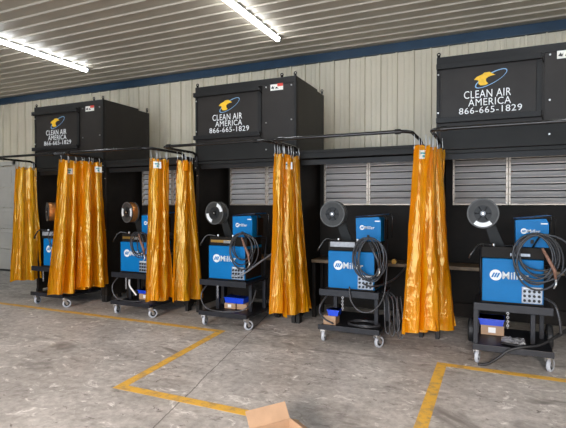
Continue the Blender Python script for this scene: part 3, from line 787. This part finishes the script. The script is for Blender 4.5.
# bins and cartons on the decks
def bin_(x, y, z, w_, d, h, label):
    t = thing('parts_bin', label, 'bin', (x, y, z), 0, 'blue plastic bins')
    b = MB(); b.prism([(-w_/2+.012, 0), (w_/2-.012, 0), (w_/2, h), (-w_/2, h)], 0, d); b.build('bin_body', 'binblue', t)
    b = MB(); b.box(-w_/2-.008, w_/2+.008, -.008, d+.008, h-.012, h, .003); b.build('rim', 'binblue', t)
def carton(x, y, z, w_, d, h, label, lab=True, rz=0, pale=False):
    t = thing('carton', label, 'carton', (x, y, z), rz, 'small cardboard cartons')
    b = MB(); b.box(-w_/2, w_/2, 0, d, 0, h, .003); b.build('carton_body', 'card', t)
    b = MB(); b.box(-.012, .012, -.001, d+.001, h-.0005, h+.001); b.build('packing_tape', 'cardin', t)
    if lab: b = MB(); b.box(-w_*.18, w_*.14, -.0025, .0, h*.25, h*.8); b.build('printed_label', 'white', t)
carton(.015, -.30, .192, .23, .22, .105, 'kraft carton with a white label on the rightmost cart deck', True)
bin_(.005, -.31, .299, .25, .24, .07, 'blue bin on top of the labelled carton, rightmost cart')
carton(-1.745, -.60, .192, .15, .16, .105, 'plain tan carton at the left of the fourth cart deck', False)
bin_(-1.705, -.59, .299, .14, .13, .07, 'small blue bin on top of the plain tan carton on the fourth cart')
carton(-3.26, -.34, .192, .17, .18, .075, 'brown and white carton on the left of the middle cart deck', True)
carton(-3.08, -.33, .192, .15, .18, .075, 'brown carton touching the blue bin on the middle cart deck', False)
bin_(-3.20, -.33, .270, .30, .17, .075, 'blue bin resting across two cartons on the middle cart')
carton(-4.72, -.33, .192, .25, .20, .085, 'tan carton on the second cart deck', True)
bin_(-4.74, -.32, .279, .28, .18, .05, 'flat blue bin on the carton of the second cart')
tube_obj('hose', [(-4.83, -.55, .52), (-4.80, -.58, .44), (-4.74, -.57, .36), (-4.70, -.55, .30)], .012, 'white', 'short white hose hanging under the shelf of the second cart', 'hose')
# brass fitting on bench of fourth booth
b = MB(); b.cyl((-1.18, .44, .86), .028, -.04, .04, 'y', 16); b.ring((-1.18, .44, .86), .012, .036, -.055, -.04, 'y', 6)
tag(b.build('brass_fitting', 'brass'), 'round brass fitting on the bench edge behind the fourth machine', 'fitting')

# ------------------------------------------------------------------ foreground: tape line, cardboard box
def tape(path, label):
  b = MB(); P = [Vector(p) for p in path]; hw = .048; Lf = []; Rt = []
  for i, p in enumerate(P):
      d0 = (P[i]-P[i-1]).normalized() if i else (P[1]-P[0]).normalized()
      d1 = (P[i+1]-P[i]).normalized() if i < len(P)-1 else d0
      n0 = Vector((-d0.y, d0.x)); n1 = Vector((-d1.y, d1.x)); mdir = (n0+n1).normalized(); k = hw/max(.3, mdir.dot(n0))
      Lf.append(p+mdir*k); Rt.append(p-mdir*k)
  for i in range(len(P)-1):
      vs = [b.b.verts.new((*q, z)) for z in (.0006, .002) for q in (Lf[i], Lf[i+1], Rt[i+1], Rt[i])]
      b.b.faces.new(vs[4:]); b.b.faces.new(vs[:4][::-1])
      for a in range(4): b.b.faces.new((vs[a], vs[(a+1) % 4], vs[4+(a+1) % 4], vs[4+a]))
  tag(b.build('floor_tape', 'tape'), label, 'floor marking', 'yellow floor tape')
tape([(-12.9, -.785), (-3.14, -.765), (-2.985, -2.69), (-1.30, -2.69)], 'worn yellow tape line zigzagging on the floor from the left to the cardboard box')
tape([(-.465, -4.6), (-.45, -.915), (5.9, -.93)], 'worn yellow tape corner on the floor before the rightmost cart')

cb = thing('cardboard_box', 'open cardboard box on the floor at the bottom edge of the picture', 'cardboard box', (-1.165, -3.275, 0), 0.96)
W_, D_, H_ = .29, .26, .22; t = .004
b = MB(); b.box(-W_/2, W_/2, -D_/2, -D_/2+t, 0, H_); b.box(-W_/2, W_/2, D_/2-t, D_/2, 0, H_); b.box(-W_/2, -W_/2+t, -D_/2, D_/2, 0, H_); b.box(W_/2-t, W_/2, -D_/2, D_/2, 0, H_); b.box(-W_/2, W_/2, -D_/2, D_/2, 0, t)
b.build('box_body', 'card', cb)
for (c0, c1, dr, up, L_) in (((-W_/2, D_/2), (W_/2, D_/2), (0, 1), .09, .06), ((-W_/2, -D_/2), (W_/2, -D_/2), (0, -1), .02, .11), ((W_/2, -D_/2), (W_/2, D_/2), (1, 0), -.03, .06), ((-W_/2, -D_/2), (-W_/2, D_/2), (-1, 0), .02, .06)):
    b = MB(); n3 = Vector((dr[0]*-up, dr[1]*-up, L_)).normalized()*t
    q = [Vector((*c0, H_)), Vector((*c1, H_)), Vector((c1[0]+dr[0]*L_, c1[1]+dr[1]*L_, H_+up)), Vector((c0[0]+dr[0]*L_, c0[1]+dr[1]*L_, H_+up))]
    vs = [b.b.verts.new(v) for v in q]+[b.b.verts.new(v+n3) for v in q]
    b.b.faces.new(vs[:4]); b.b.faces.new(vs[4:])
    for a in range(4): b.b.faces.new((vs[a], vs[(a+1) % 4], vs[4+(a+1) % 4], vs[4+a]))
    b.build('flap', 'card', cb)

# ------------------------------------------------------------------ ceiling lights
rows = [(-7.06, -.45), (-3.05, -.45), (.97, -.45), (-11.1, -.45), (-7.06, -5.6), (-3.05, -5.6), (.97, -5.6), (4.6, -3.0)]
lab = ['long white led tube light on the ceiling at the left edge of the picture', 'long white led tube light on the ceiling above the middle booth']
first = None
for i, (x, y) in enumerate(rows):
    if first is None:
        r = thing('tube_light', lab[0], 'ceiling light', (0, 0, ZC-.03))
        b = MB(); b.box(-.045, .045, -1.25, 1.25, -.022, .0, .004); b.build('housing', 'white', r)
        b = MB(); b.tube([(0, -1.22, -.036), (0, 1.22, -.036)], .035, 12); b.build('lens', 'led', r)
        for s in (-1, 1):
            b = MB(); b.box(-.035, .035, s*1.235-.018, s*1.235+.018, -.07, -.005, .004); b.build('end_cap', 'white', r)
        first = r
    else: r = copy_tree(first)
    r.location = (x, y, ZC-.012); r['group'] = 'led tube lights'
    r['label'] = lab[i] if i < 2 else 'white led tube light on the ceiling outside the picture'
